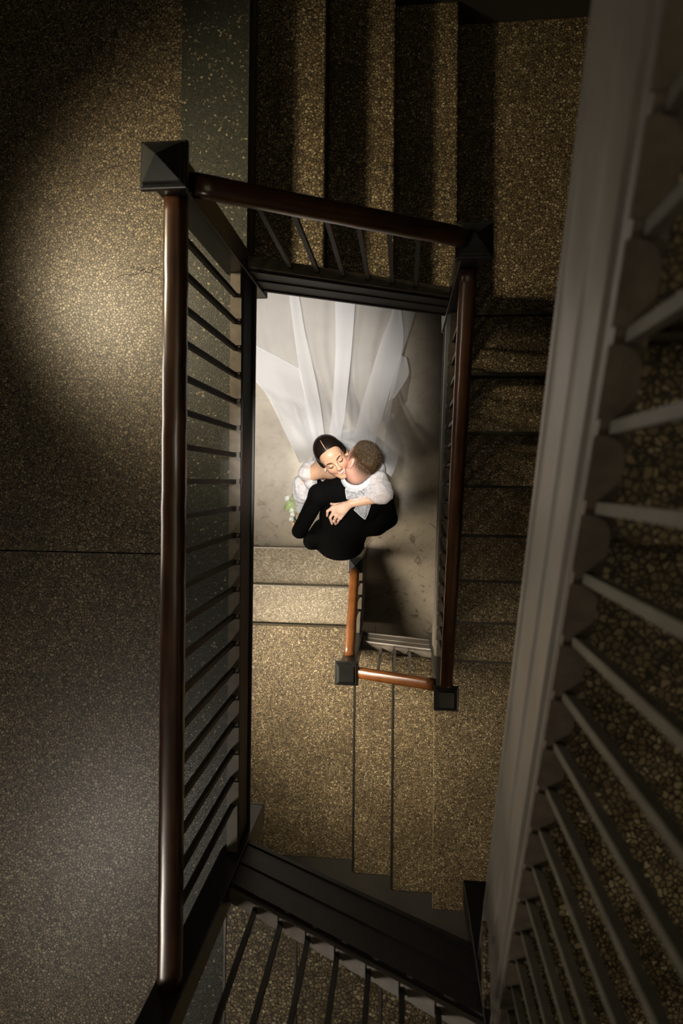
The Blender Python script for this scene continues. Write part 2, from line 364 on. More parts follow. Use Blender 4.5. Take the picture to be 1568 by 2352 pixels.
def railing(label, ln, rail_h, inner, t0, t1, tilt_fill=+1, mat=None, rail_w=.068, rail_hh=.056, sp=.100, bal=.016, strg=True, bal_off=0.0, top=.02, flat=False, strg_mat=None, bars_mat=None, zcut=None):
    t = thing('railing', label, 'railing', 'stairwell railings'); mat = mat or M_WOOD; sm = strg_mat or M_STRG
    place_wood('handrail', ln, t0, t1, rail_h, rail_w, rail_hh, mat, t)
    # iron flat under the handrail
    part('top_flat', beam(ln, t0, t1, [(-.018, rail_h - .036), (.018, rail_h - .036), (.018, rail_h - .024), (-.018, rail_h - .024)]), M_IRON, t)
    if not flat:
        i = inner
        part('stringer', beam(ln, 0, ln.L, [(i*.025, -.26), (i*.025, top), (-i*.018, top), (-i*.018, -.26)]), sm, t, bevel=.002)
        part('stringer_plate', beam(ln, 0, ln.L, [(i*.025, -.262), (i*.035, -.262), (i*.035, -.242), (i*.030, -.236), (i*.030, -.125), (i*.025, -.118)]), sm, t)
        part('stringer_bead', beam(ln, 0, ln.L, [(i*.025, top - .034), (i*.033, top - .030), (i*.033, top - .014), (i*.025, top - .010)]), sm, t)
    part('shoe', beam(ln, 0, ln.L, [(-.024, top), (.024, top), (.020, top + .014), (-.020, top + .014)]), M_SHOE, t)
    h = rail_h - .036 - top
    slope = (ln.zb - ln.za)/ln.L
    n = int((ln.L - .12)/sp); s0 = (ln.L - (n - 1)*sp)/2 + bal_off
    w = bal/2
    bm = MB()
    bm.loft([[ln.d*o1 + ln.n*o2 + Vector((0, 0, top + .008 + slope*o1 + zz)) for o1, o2 in ((-w, -w), (w, -w), (w, w), (-w, w))] for zz in (0, h - .002)])
    me = bm.mesh('baluster'); me.materials.append(bars_mat or M_IRON)
    # filler plate with one rounded end, lying on the shoe between two balusters
    g = sp - bal - .004; hw = .026; ho_ = .018; poly = []
    for k in range(7):
        a = math.pi/2*k/6; poly.append((.034*(1 - math.cos(a)) if tilt_fill > 0 else g - .034*(1 - math.cos(a)), ho_ - .034 + .034*math.sin(a)))
    poly += [(g, ho_), (g, -hw), (0, -hw)] if tilt_fill > 0 else [(0, ho_), (0, -hw), (g, -hw)]
    fmb = MB(); fmb.loft([[ln.d*a + ln.n*(-inner*b) + Vector((0, 0, slope*a + zz)) for a, b in poly] for zz in (top + .0142, top + .021)])
    fme = fmb.mesh('filler'); fme.materials.append(M_SHOE)
    for k in range(n):
        o = link('baluster', me, None, t); o.location = ln.p(s0 + k*sp)
        if k < n - 1:
            o = link('filler', fme, None, t); o.location = ln.p(s0 + k*sp + w + .002)
    return t
NEWEL_ME = {}
def newel(label, x, y, zb, zt, cap=.066, sh=.045, bare=False, pyr=.044):
    t = thing('newel_post', label, 'post', 'newel posts of the stairwell')
    def sq(h, z): return [(x - h, y - h, z), (x + h, y - h, z), (x + h, y + h, z), (x - h, y + h, z)]
    zc = zt - .095
    part('shaft', MB().loft([sq(sh, zb + .03), sq(sh, zc)]), M_NEWEL, t, bevel=.003)
    part('drop', MB().loft([sq(sh*.72, zb), sq(sh, zb + .012), sq(sh, zb + .03)]), M_BARE if bare else M_NEWEL, t, bevel=.002)
    k = cap/.066
    prof = [(sh, 0), (.050*k, .002), (.055*k, .010), (.063*k, .016), (.066*k, .020), (.066*k, .034), (.062*k, .038), (.0575*k, .0385), (.054*k, .050), (.051*k, .051)]
    c = part('cap', MB().loft([sq(h, zc + z) for h, z in prof]), M_NEWEL, t, bevel=.0012)
    part('pyramid', MB().loft([sq(.051*k, zc + .051), sq(.001 if pyr > .03 else .040*k, zc + .051 + pyr)]), M_NEWEL, c)
    return t
z18 = lev(18)
# left balustrade of the upper floor
ln = Line((XL + .012, YA + .045), (XL - .004, Y1 - .045), z18 - .0, z18 - .0)
lrail = railing('long level railing with dark balusters along the upper floor, left', ln, .685, -1, -.01, ln.L + .01, -1, flat=True, top=.012, sp=.1037, bal_off=.043)
hr = [c for c in lrail.children if c.name.startswith('handrail')][0]
gm = []
for i in range(9):
    t_ = i/8; w_ = .0075*math.sin(math.pi*(.04 + .92*t_)); yy = .665 + .085*t_
    gm.append([(XL - .0105 + w_*math.cos(a), yy, z18 + .7105 + w_*.35*math.sin(a) - abs(w_)*.1) for a in np.linspace(0, 2*math.pi, 9)[:-1]])
g_o = part('gouge', MB().loft(gm), M_BARE, lrail, smooth=True)
def pit1(x): return lev(18) - (x - F1[0])*R_/T_
ln = Line((XL + .045, Y1), (XR - .04, Y1), pit1(XL + .045), pit1(XR - .04))
railing('sloping railing in front of the shadow-banded steps at the top of the stairwell', ln, .68, -1, -.0, ln.L + .01, 1, strg_mat=M_IRON)
def pit2(y): return lev(14) + (y - F2[0])*R_/T_
ln = Line((XR, Y1 - .045), (XR, -1.17 + .04), pit2(Y1 - .045), pit2(-1.13))
railing('long sloping railing beside the right-hand flight of steps', ln, .68, -1, -.0, ln.L + .01, 1)
def pit3(x): return lev(6) + (x - F3[0])*R_/T_
ln = Line((XR - .045, -1.17), (-.345 + .05, -1.20), pit3(XR - .045), pit3(-.295))
railing('short railing with an orange wooden handrail and four thin bars, bottom of the well', ln, .68, -1, 0, ln.L + .01, 1, mat=M_WOOD_LIT, bars_mat=M_STRG)
def pit4(y): return lev(3) - (y - F4[0])*R_/T_
ln = Line((-.345, -1.20 + .05), (-.34, -.60 - .04), pit4(-1.15), pit4(-.64))
railing('small orange handrail beside the lowest steps, next to the groom', ln, .68, -1, 0, ln.L + .01, 1, mat=M_WOOD_LIT)
def pitA(x): return lev(19) + (x - FA[0])*R_/T_
ln = Line((XL + .045, YA), (XRB - .045, YA), pitA(XL + .045), pitA(XRB - .045))
railing('railing climbing across the bottom edge of the picture', ln, .68, 1, -.0, ln.L + .01, 1, strg_mat=M_IRON)
def pitB(y): return lev(23) + (y - FB[0])*R_/.288
ln = Line((XRB, YA + .045), (XRB, 0.86), pitB(YA + .045), pitB(.86))
railing('near out-of-focus railing with a broad pale stringer, right', ln, .68, 1, 0, ln.L, -1, bars_mat=M_BAR, sp=.1045, bal_off=-.012)
# newel posts
newel('black newel post with a pyramid cap at the top left corner of the well', XL, Y1, 2.62, 3.825)
newel('newel post at the bottom left corner, its cap cut off by the picture edge', XL + .01, YA, 2.60, 3.90)
newel('newel post with half-lit cap at the top right corner of the well', XR + .004, Y1, 1.90, 3.20, bare=True)
newel('dark square newel post where the right-hand railing meets the short orange one', XR, -1.17, .55, 1.95, pyr=.010)
newel('newel post joining the two orange handrails', -.345, -1.20, .495, 1.47, cap=.074, sh=.048, pyr=.010)
newel('small newel post just below the groom', -.34, -.60, 0.0, .885, cap=.058, sh=.040)
newel('dark newel post at the bottom right, under the pale stringer', XRB, YA, 3.05, 4.62)

# ================================================================== the couple
# ---- implicit modelling: smooth unions of tapered limbs, meshed with surface nets
def unit(v): v = np.array(v, float); return v/np.linalg.norm(v)
class Frame:
    def __init__(s, o, x, y, z): s.o = np.array(o, float); s.A = np.array([x, y, z], float)   # rows = local axes in world
    def w(s, p): return s.o + np.array(p, float) @ s.A
    def l(s, P): return (P - s.o) @ s.A.T
def cap(a, b, ra, rb=None, k=.02, sub=False):
    a = np.array(a, float); b = np.array(b, float); rb = ra if rb is None else rb; r = max(ra, rb)
    ba = b - a; bb = max(ba @ ba, 1e-9)
    def f(X, Y, Z):
        px, py, pz = X - a[0], Y - a[1], Z - a[2]
        t = np.clip((px*ba[0] + py*ba[1] + pz*ba[2])/bb, 0, 1)
        return np.sqrt((px - t*ba[0])**2 + (py - t*ba[1])**2 + (pz - t*ba[2])**2) - (ra + (rb - ra)*t)
    return (f, np.minimum(a, b) - r, np.maximum(a, b) + r, k, sub)
def ell(c, rad, A=None, k=.02, sub=False):
    c = np.array(c, float); rad = np.array(rad, float); A = np.eye(3) if A is None else np.array(A, float)
    ext = np.sqrt(((A*rad[:, None])**2).sum(0))
    def f(X, Y, Z):
        px, py, pz = X - c[0], Y - c[1], Z - c[2]
        q = [(px*A[i, 0] + py*A[i, 1] + pz*A[i, 2]) for i in range(3)]
        k0 = np.sqrt(sum((q[i]/rad[i])**2 for i in range(3))); k1 = np.sqrt(sum((q[i]/rad[i]**2)**2 for i in range(3))) + 1e-9
        return k0*(k0 - 1)/k1
    return (f, c - ext, c + ext, k, sub)
def surface(prims, h, clip=None):
    lo = np.min([p[1] for p in prims if not p[4]], 0) - .03; hi = np.max([p[2] for p in prims if not p[4]], 0) + .03
    ax = [np.arange(lo[i], hi[i] + h, h, dtype=np.float32) for i in range(3)]
    V = np.full([len(a) for a in ax], 0.5, np.float32)
    for f, a, b, k, sub in prims:
        m = k + .02; s = []
        for i in range(3):
            i0 = max(0, int((a[i] - m - lo[i])/h)); i1 = min(len(ax[i]), int((b[i] + m - lo[i])/h) + 2); s.append(slice(i0, max(i0, i1)))
        s = tuple(s)
        if any(q.stop - q.start < 2 for q in s): continue
        d = f(ax[0][s[0]][:, None, None], ax[1][s[1]][None, :, None], ax[2][s[2]][None, None, :]).astype(np.float32)
        c = V[s]
        if sub:
            d = -d; hh = np.maximum(k - np.abs(c - d), 0)/k; V[s] = np.maximum(c, d) + hh*hh*k/4
        else:
            hh = np.maximum(k - np.abs(c - d), 0)/k; V[s] = np.minimum(c, d) - hh*hh*k/4
    if clip is not None:
        for n, o in clip:
            d = (ax[0][:, None, None]*n[0] + ax[1][None, :, None]*n[1] + ax[2][None, None, :]*n[2]) - o
            V = np.maximum(V, d.astype(np.float32))
    ins = V < 0
    nx, ny, nz = V.shape
    cnt = np.zeros((nx-1, ny-1, nz-1), np.int8)
    for dx in (0, 1):
        for dy in (0, 1):
            for dz in (0, 1): cnt += ins[dx:nx-1+dx, dy:ny-1+dy, dz:nz-1+dz]
    act = np.argwhere((cnt > 0) & (cnt < 8))
    idx = np.full(cnt.shape, -1, np.int32); idx[tuple(act.T)] = np.arange(len(act))
    acc = np.zeros((len(act), 3)); num = np.zeros(len(act))
    corners = [(a, b, c) for a in (0, 1) for b in (0, 1) for c in (0, 1)]
    for p in corners:
        for q in corners:
            if sum(q) - sum(p) == 1 and all(b >= a for a, b in zip(p, q)):
                va = V[act[:, 0]+p[0], act[:, 1]+p[1], act[:, 2]+p[2]]; vb = V[act[:, 0]+q[0], act[:, 1]+q[1], act[:, 2]+q[2]]
                m = (va < 0) != (vb < 0)
                t = np.where(m, va/np.where(m, va - vb, 1), 0)
                pos = np.array(p) + t[:, None]*(np.array(q) - np.array(p))
                acc[m] += pos[m]; num[m] += 1
    P = lo + h*(act + acc/np.maximum(num, 1)[:, None])
    F = []
    for d in range(3):
        sl0 = [slice(None)]*3; sl1 = [slice(None)]*3; sl0[d] = slice(0, -1); sl1[d] = slice(1, None)
        A0 = ins[tuple(sl0)]; A1 = ins[tuple(sl1)]
        e = np.argwhere(A0 != A1)
        o1, o2 = [(1, 2), (2, 0), (0, 1)][d]
        e = e[(e[:, o1] > 0) & (e[:, o2] > 0) & (e[:, o1] < V.shape[o1]-1) & (e[:, o2] < V.shape[o2]-1)]
        def cell(a, b):
            c = e.copy(); c[:, o1] -= a; c[:, o2] -= b; return idx[tuple(c.T)]
        q = np.stack([cell(1, 1), cell(0, 1), cell(0, 0), cell(1, 0)], 1)
        fl = A0[tuple(e.T)]
        q[~fl] = q[~fl][:, ::-1]
        F.append(q)
    F = np.concatenate(F)
    F = F[(F >= 0).all(1)]
    return P, F
def mesh_from(name, P, F, mat, parent, col=None, smooth=True):
    m = bpy.data.meshes.new(name); m.vertices.add(len(P)); m.vertices.foreach_set('co', np.asarray(P, np.float32).ravel())
    n = len(F); m.loops.add(4*n); m.loops.foreach_set('vertex_index', np.asarray(F, np.int32).ravel())
    m.polygons.add(n); m.polygons.foreach_set('loop_start', np.arange(0, 4*n, 4, dtype=np.int32)); m.polygons.foreach_set('loop_total', np.full(n, 4, np.int32))
    m.update(); m.validate()
    if col is not None:
        ca = m.color_attributes.new('tone', 'FLOAT_COLOR', 'POINT')
        ca.data.foreach_set('color', np.concatenate([col, np.ones((len(col), 1))], 1).astype(np.float32).ravel())
    return link(name, m, mat, parent, smooth)
def gauss(d, s): return np.exp(-(d/s)**2)
def lerp(a, b, t): return a*(1 - t[:, None]) + np.array(b)*t[:, None]

# ---- materials of the couple
def skin_mat(name):
    m, nt, N, L, B = mat_new(name)
    a = N.new('ShaderNodeVertexColor'); a.layer_name = 'tone'
    n = noise(N, L, world_pos(N), 55, 4); r = ramp(N, [(0.3, (0.90, 0.86, 0.84)), (0.7, (1, 1, 1))]); L.new(n.outputs['Fac'], r.inputs[0])
    L.new(mix(N, L, 1.0, a.outputs[0], r.outputs[0], 'MULTIPLY'), B.inputs['Base Color'])
    B.inputs['Roughness'].default_value = 0.42; B.inputs['Subsurface Weight'].default_value = 0.12; B.inputs['Subsurface Radius'].default_value = (0.010, 0.004, 0.002)
    B.inputs['Subsurface Scale'].default_value = 0.5
    return m
M_SKIN = skin_mat('skin')
def cloth(name, col, rough, sheen=0.0, bump=0.15, scale=420):
    m, nt, N, L, B = mat_new(name); n = noise(N, L, world_pos(N), scale, 2)
    B.inputs['Base Color'].default_value = (*col, 1); B.inputs['Roughness'].default_value = rough; B.inputs['Sheen Weight'].default_value = sheen
    b = N.new('ShaderNodeBump'); b.inputs['Strength'].default_value = bump; b.inputs['Distance'].default_value = .001; L.new(n.outputs['Fac'], b.inputs['Height']); L.new(b.outputs[0], B.inputs['Normal'])
    return m
M_SUIT = cloth('black_wool_suit', (0.0028, 0.0028, 0.0026), 0.85)
M_SUIT.node_tree.nodes['Principled BSDF'].inputs['Specular IOR Level'].default_value = 0.06
M_SHIRT = cloth('white_shirt_cotton', (0.82, 0.83, 0.85), 0.7)
M_DRESS = cloth('white_dress_satin', (0.80, 0.80, 0.80), 0.45, 0.2)
def sheer(name, col, alpha, lace=0.0, lscale=60):
    m, nt, N, L, B = mat_new(name); N.remove(B); out = N['Material Output']
    d = N.new('ShaderNodeBsdfDiffuse'); d.inputs[0].default_value = (*col, 1)
    t = N.new('ShaderNodeBsdfTranslucent'); t.inputs[0].default_value = (*col, 1)
    a = N.new('ShaderNodeAddShader') ; mx = N.new('ShaderNodeMixShader'); mx.inputs[0].default_value = 0.3; L.new(d.outputs[0], mx.inputs[1]); L.new(t.outputs[0], mx.inputs[2]); N.remove(a)
    tr = N.new('ShaderNodeBsdfTransparent'); mo = N.new('ShaderNodeMixShader'); L.new(tr.outputs[0], mo.inputs[1]); L.new(mx.outputs[0], mo.inputs[2]); mo.inputs[0].default_value = alpha
    if lace:
        n = noise(N, L, world_pos(N), lscale, 3); n.inputs['Distortion'].default_value = 1.5
        r = ramp(N, [(0.42, (alpha - lace,)*3), (0.56, (min(1, alpha + lace*.4),)*3)]); L.new(n.outputs['Fac'], r.inputs[0]); L.new(r.outputs[0], mo.inputs[0])
    L.new(mo.outputs[0], out.inputs[0]); return m
M_VEIL = sheer('sheer_tulle', (0.95, 0.95, 0.96), 0.36)
M_VEIL2 = sheer('folded_tulle', (0.95, 0.95, 0.96), 0.52)
M_ORG = sheer('organza_sleeve', (0.95, 0.95, 0.97), 0.74, 0.14, 38)
M_RUFF = sheer('organza_ruffle', (0.95, 0.95, 0.97), 0.55, 0.2, 80)
def hair_mat(name, col, rough, spec):
    m, nt, N, L, B = mat_new(name)
    n = noise(N, L, world_pos(N), 160, 4); r = ramp(N, [(0.3, tuple(c*.55 for c in col)), (0.7, tuple(c*1.5 for c in col))]); L.new(n.outputs['Fac'], r.inputs[0])
    L.new(r.outputs[0], B.inputs['Base Color']); B.inputs['Roughness'].default_value = rough; B.inputs['Specular IOR Level'].default_value = spec
    return m
M_HAIRB = hair_mat('sleek_black_brown_hair', (0.011, 0.0065, 0.005), 0.33, 0.5)
M_HAIRG = hair_mat('short_brown_hair', (0.050, 0.029, 0.012), 0.55, 0.22)
M_BROW = hair_mat('brow_and_lash_brown', (0.035, 0.018, 0.010), 0.6, 0.2)
M_TEETH = plain('teeth_enamel', (0.85, 0.82, 0.76), 0.25, 0, 0.02)
M_NAIL = plain('pale_nail_varnish', (0.85, 0.78, 0.74), 0.2, 0, 0.02)
M_PEARL = plain('pearl_earring', (0.85, 0.80, 0.70), 0.15, 0.2, 0.02)
M_GOLD = plain('silver_ring', (0.75, 0.73, 0.68), 0.2, 1.0, 0.05)
M_SHOEB = plain('black_leather_shoe', (0.012, 0.011, 0.010), 0.3, 0, 0.1)

def head_prims(H, s=1.0, male=False, smile=0.0):
    w = H.w; A = H.A; q = []
    def E(c, r, k=.02, sub=False): q.append(ell(w(np.array(c)*s), np.array(r)*s, A, k, sub))
    def C(a, b, ra, rb, k=.012, sub=False): q.append(cap(w(np.array(a)*s), w(np.array(b)*s), ra*s, rb*s, k, sub))
    E((0, -.018, .032), (.074, .095, .084))
    E((0, .022, -.030), (.060, .066, .080), .03)
    E((0, .045, .040), (.056, .048, .045), .03)
    jw = .055 if male else .048
    for i in (-1, 1):
        C((i*jw, .005, -.060), (i*.016, .066, -.098), .020, .017, .03)
        E((i*.036, .062, -.030), (.024, .022, .024), .025)
        C((i*.012, .084, .018), (i*.044, .070, .020), .009, .008, .015)
        E((i*.031, .098, -.002), (.017, .016, .011), .012, True)
        E((i*.031, .0765, -.003), (.0145, .0135, .0115), .004)
        E((i*.080, -.014, -.010), (.0095, .020, .034), .006)
        E((i*.0915, -.009, -.008), (.007, .011, .020), .004, True)
        C((i*.076, -.004, -.034), (i*.077, -.002, -.040), .008, .007, .008)
        E((i*.0095, .101, -.034), (.0085, .010, .0075), .006)
    E((0, .070, -.100), (.020, .016, .016), .02)
    C((0, .083, .012), (0, .109, -.028), .0075, .0105, .012)
    E((0, .108, -.030), (.0105, .009, .009), .008)
    up = .006 + .012*smile; mw = .021 + .006*smile
    if smile:
        for i in (-1, 1):
            C((0, .0885, -.0695), (i*mw, .074, -.0695 + up*1.15), .0055, .005, .006, True)
        pts = [(-mw, .075, -.0635 + up*.8), (-.010, .0895, -.0600), (0, .0905, -.0595), (.010, .0895, -.0600), (mw, .075, -.0635 + up*.8)]
        for a, b in zip(pts[:-1], pts[1:]): C(a, b, .0034, .0034, .003)
        pts = [(-mw, .074, -.0665 + up*.7), (-.011, .0885, -.0785), (0, .0905, -.0800), (.011, .0885, -.0785), (mw, .074, -.0665 + up*.7)]
        for a, b in zip(pts[:-1], pts[1:]): C(a, b, .0042, .0042, .004)
    else:
        C((-.020, .082, -.064), (.020, .082, -.064), .005, .005, .006); C((-.017, .082, -.073), (.017, .082, -.073), .006, .006, .006)
    return q

# ------------------------------------------------------------------ the bride
bride = thing('person', 'bride in a white dress, laughing with her face turned up, sleek dark hair', 'person')
Lb = unit((.82, .57, 0)); db = unit((.57, -.82, 0)); ca, sa = math.cos(math.radians(31)), math.sin(math.radians(31))
Fb = db*sa + np.array([0, 0, ca]); Ub = -db*ca + np.array([0, 0, sa])
SB = 1.06
HB = Frame((-.424, .143, 1.62), -Lb, Fb, Ub)
body = head_prims(HB, SB, smile=1.0)
nb = (-.445, .085, 1.455); Rs = (-.595, .045, 1.375); Ls = (-.245, .095, 1.40)
Re, Rw = (-.695, -.10, 1.15), (-.700, -.265, 1.06)
Le, Lw = (-0.1117, -0.0898, 1.5450), (-0.3171, -0.1349, 1.5350)
body += [cap(HB.w((0, -.018, -.070)), (-.435, .090, 1.50), .046, .047, .03), cap((-.435, .090, 1.50), nb, .047, .058, .03),
         cap(nb, Rs, .050, .046, .05), cap(nb, Ls, .050, .046, .05),
         ell((-.43, .095, 1.30), (.150, .095, .150), None, .06), ell((-.43, .125, 1.10), (.125, .095, .15), None, .06), ell((-.43, .14, .93), (.165, .12, .15), None, .06),
         ell((-.485, .035, 1.27), (.055, .05, .055), None, .03), ell((-.375, .045, 1.27), (.055, .05, .055), None, .03),
         cap(Rs, Re, .046, .036, .03), cap(Re, Rw, .035, .024, .02), cap(Ls, Le, .046, .037, .03), cap(Le, Lw, .036, .0255, .02)]
# left hand resting on the groom's back: palm, four bent fingers, thumb
hw_ = np.array(Lw)
mc = [np.array(p) for p in ((-0.4342, -0.1641, 1.5080), (-0.4271, -0.1906, 1.5090), (-0.4097, -0.2144, 1.5060), (-0.3860, -0.2277, 1.5000))]
pip = [np.array(p) for p in ((-0.4649, -0.1864, 1.4960), (-0.4482, -0.2262, 1.4970), (-0.4256, -0.2475, 1.4920), (-0.4005, -0.2460, 1.4880))]
tip = [np.array(p) for p in ((-0.4704, -0.2160, 1.4700), (-0.4403, -0.2640, 1.4680), (-0.4174, -0.2678, 1.4660), (-0.4049, -0.2593, 1.4700))]
fr = [.0098, .0098, .0094, .0085]
for i in range(4):
    base = hw_*0.35 + mc[i]*0.65
    body += [cap(hw_*.85 + mc[i]*.15, mc[i], .0150, .0118, .014), cap(mc[i], pip[i], fr[i]*1.08, fr[i]*.95, .005), cap(pip[i], tip[i], fr[i]*.95, fr[i]*.72, .003)]
body += [ell((hw_*.45 + mc[1]*.275 + mc[2]*.275), (.034, .024, .016), [unit(mc[1] - hw_), unit(np.cross((0, 0, 1), mc[1] - hw_)), (0, 0, 1)], .015)]
thb = hw_*.6 + mc[0]*.4 + np.array([.004, .008, -.008]); thk = mc[0] + np.array([.012, .018, -.018]); tht = thk + np.array([-.024, .004, -.018])
body += [cap(hw_, thb, .015, .013, .012), cap(thb, thk, .012, .010, .006), cap(thk, tht, .010, .0078, .004)]
# right hand closed on the flower stems
rh = np.array(Rw) + np.array([-.012, -.055, -.015])
body += [ell(rh, (.022, .042, .036), None, .02)]
for i in range(4):
    a = rh + np.array([-.020, -.030 + .020*i, .018]); b = a + np.array([-.022, -.002, -.018]); c = b + np.array([.014, 0, -.026])
    body += [cap(a, b, .009, .0085, .005), cap(b, c, .0085, .007, .004)]
body += [cap(rh + np.array([.012, .030, .022]), rh + np.array([-.018, .026, .040]), .010, .008, .006)]
# legs
for i in (-1, 1):
    body += [cap((-.43 + i*.085, .14, .90), (-.43 + i*.075, .14, .48), .088, .055, .04), cap((-.43 + i*.075, .14, .48), (-.43 + i*.07, .17, .10), .052, .034, .03), cap((-.43 + i*.07, .17, .08), (-.43 + i*.075, .05, .035), .034, .026, .02)]
Pv, Fv = surface(body, .0030)
l = HB.l(Pv)/SB
base = np.array([.66, .40, .255])
col = np.tile(base, (len(Pv), 1))
inhead = (np.abs(l) < .14).all(1)
def tone(c, rgb, t): c[:] = lerp(c, rgb, np.clip(t, 0, 1))
for i in (-1, 1):
    tone(col, (.70, .30, .22), inhead*.55*gauss(np.linalg.norm(l - (i*.040, .075, -.030), axis=1), .022))
    tone(col, (.38, .20, .13), inhead*.50*gauss(np.linalg.norm((l - (i*.031, .088, .002))*(1, 1, 1.6), axis=1), .014))
lip = np.zeros(len(l))
for a, b in (((-.027, .076, -.054), (0, .0905, -.0595)), ((.027, .076, -.054), (0, .0905, -.0595)), ((-.027, .076, -.056), (0, .0905, -.080)), ((.027, .076, -.056), (0, .0905, -.080))):
    a = np.array(a); b = np.array(b); t = np.clip(((l - a) @ (b - a))/((b - a) @ (b - a)), 0, 1); lip = np.maximum(lip, gauss(np.linalg.norm(l - a - t[:, None]*(b - a), axis=1), .0055))
tone(col, (.50, .13, .11), inhead*.85*lip)
hand = np.linalg.norm(Pv - hw_, axis=1)
tone(col, (.74, .50, .38), (gauss(np.maximum(np.linalg.norm(Pv - np.array(mc[1]), axis=1) - .06, 0), .08))*.7)
for t_ in pip + tip: tone(col, (.72, .38, .30), .35*gauss(np.linalg.norm(Pv - t_, axis=1), .012))
bb = mesh_from('body', Pv, Fv, M_SKIN, bride, col)
tag(bb, 'bare shoulders, smiling upturned face and left hand')
# nails, ring, earring
nl = MB()
for i in range(4):
    d = unit(tip[i] - pip[i]); c = tip[i] + d*.004 + np.array([0, 0, .0055]); s_ = unit(np.cross(d, (0, 0, 1))); n_ = np.cross(s_, d)
    ring = lambda o, sc: [Vector(c + s_*math.cos(a)*.0048*sc + d*math.sin(a)*.0068*sc + n_*o) for a in np.linspace(0, 2*math.pi, 9)[:-1]]
    part('fingernail', MB().loft([ring(-.002, 1), ring(.0006, .9), ring(.0012, .6)]), M_NAIL, bb, smooth=True)
a = (mc[2]*.45 + pip[2]*.55); d = unit(pip[2] - mc[2]); s_ = unit(np.cross(d, (0, 0, 1))); n_ = np.cross(s_, d)
part('ring', MB().grid([[a + (s_*math.cos(t) + n_*math.sin(t))*(.0112 + .0012*math.cos(q)) + d*.0016*math.sin(q) for q in np.linspace(0, 2*math.pi, 7)] for t in np.linspace(0, 2*math.pi, 25)]).loft([[Vector(a + n_*(.012 + z) + s_*r*math.cos(q) + d*r*math.sin(q)) for q in np.linspace(0, 2*math.pi, 7)[:-1]] for z, r in ((0, .0025), (.002, .0032), (.004, .0015))]), M_GOLD, bride, smooth=True)
def ball(c, r, n=10): 
    return MB().grid([[np.array(c) + r*np.array([math.sin(a)*math.cos(b), math.sin(a)*math.sin(b), math.cos(a)]) for b in np.linspace(0, 2*math.pi, n + 1)] for a in np.linspace(0.01, math.pi - .01, n)])
for i in (1,):
    part('earring', ball(HB.w(np.array((i*.079, .004, -.044))*SB), .0055), M_PEARL, bride, smooth=True)
# hair: sleek shell parted in the middle, bun behind
def HE(c, r, k=.012, sub=False): return ell(HB.w(np.array(c)*SB), np.array(r)*SB, HB.A, k, sub)
hp = [HE((0, -.023, .040), (.0815, .1050, .0915)), HE((0, -.070, .000), (.062, .055, .060), .04), HE((0, -.115, -.015), (.046, .036, .046), .02),
      HE((0, .095, -.058), (.066, .074, .112), .008, True), HE((0.024, .106, .012), (.040, .048, .058), .01, True), HE((-0.024, .106, .012), (.040, .048, .058), .01, True),
      HE((0, .03, -.10), (.12, .09, .06), .01, True), HE((.074, -.022, .004), (.016, .040, .044), .012), HE((-.074, -.022, .004), (.016, .040, .044), .012)]
pp = [(0, .072, .092), (0, .058, .1125), (0, .035, .1255), (0, .008, .1315), (0, -.012, .1322)]
for a, b in zip(pp[:-1], pp[1:]): hp.append(cap(HB.w(np.array(a)*SB), HB.w(np.array(b)*SB), .0034, .0030, .003, True))
Ph, Fh = surface(hp, .0020)
mesh_from('hair', Ph, Fh, M_HAIRB, bride)
# scalp showing along the parting
M_SCALP = plain('scalp_parting', (.52, .33, .24), .5, 0, .1)
part('hair_parting', MB().tube([HB.w(np.array(p)*SB*np.array((1, .985, .975))) for p in pp], [.0012, .0026, .0026, .0018, .0008], 8), M_SCALP, bride, smooth=True)
# brows, lashes, teeth
def strip(name, pts, rad, mat): return part(name, MB().tube([HB.w(np.array(p)*SB) for p in pts], rad, 6), mat, bb, smooth=True)
for i in (-1, 1):
    strip('eyebrow', [(i*.013, .0945, .0150), (i*.022, .0945, .0190), (i*.033, .0905, .0215), (i*.043, .0825, .0200), (i*.051, .0720, .0150)], [.0020, .0034, .0034, .0026, .0012], M_BROW)
    strip('eyelashes', [(i*.0185, .0870, -.0060), (i*.024, .0902, -.0095), (i*.031, .0918, -.0110), (i*.038, .0892, -.0095), (i*.0475, .0812, -.0040)], [.0012, .0026, .0030, .0028, .0014], M_BROW)
tp = [(-.022, .079, -.0560), (-.014, .0858, -.0625), (-.0045, .0888, -.0655), (.0045, .0888, -.0655), (.014, .0858, -.0625), (.022, .079, -.0560)]
part('teeth', MB().loft([[Vector(HB.w(np.array((x*.98, y + dy, z + dz))*SB)) for dy, dz in ((-.004, -.006), (.0012, -.0065), (.0018, .003), (-.004, .004))] for x, y, z in tp]), M_TEETH, bb, smooth=True)

# ---- dress: bodice, skirt, sleeves with cuffs
bod = [ell((-.43, .095, 1.265), (.156, .101, .120), None, .05), ell((-.43, .125, 1.10), (.131, .101, .16), None, .06), ell((-.43, .14, .95), (.172, .128, .14), None, .06),
       ell((-.485, .033, 1.255), (.060, .055, .060), None, .03), ell((-.375, .043, 1.255), (.060, .055, .060), None, .03)]
Pd, Fd = surface(bod, .005, [((0, .25, .968), 1.345*.968 + .02)])
mesh_from('bodice', Pd, Fd, M_DRESS, bride)
rows = []
for i in range(15):
    t = i/14; z = 1.10*(1 - t) + .012*t; rr_ = .06 + .12*min(1, t*9) + .10*t**1.2; cy = .12 + .10*t
    rows.append([(-.43 - .03*t + rr_*(1.10 + 0.030*t*math.sin(9*a + 1.3))*math.cos(a), cy + rr_*(.80 + .03*t*math.sin(11*a))*math.sin(a), z) for a in np.linspace(0, 2*math.pi, 97)[:-1]])
part('skirt', MB().grid(rows, True), M_DRESS, bride, smooth=True)
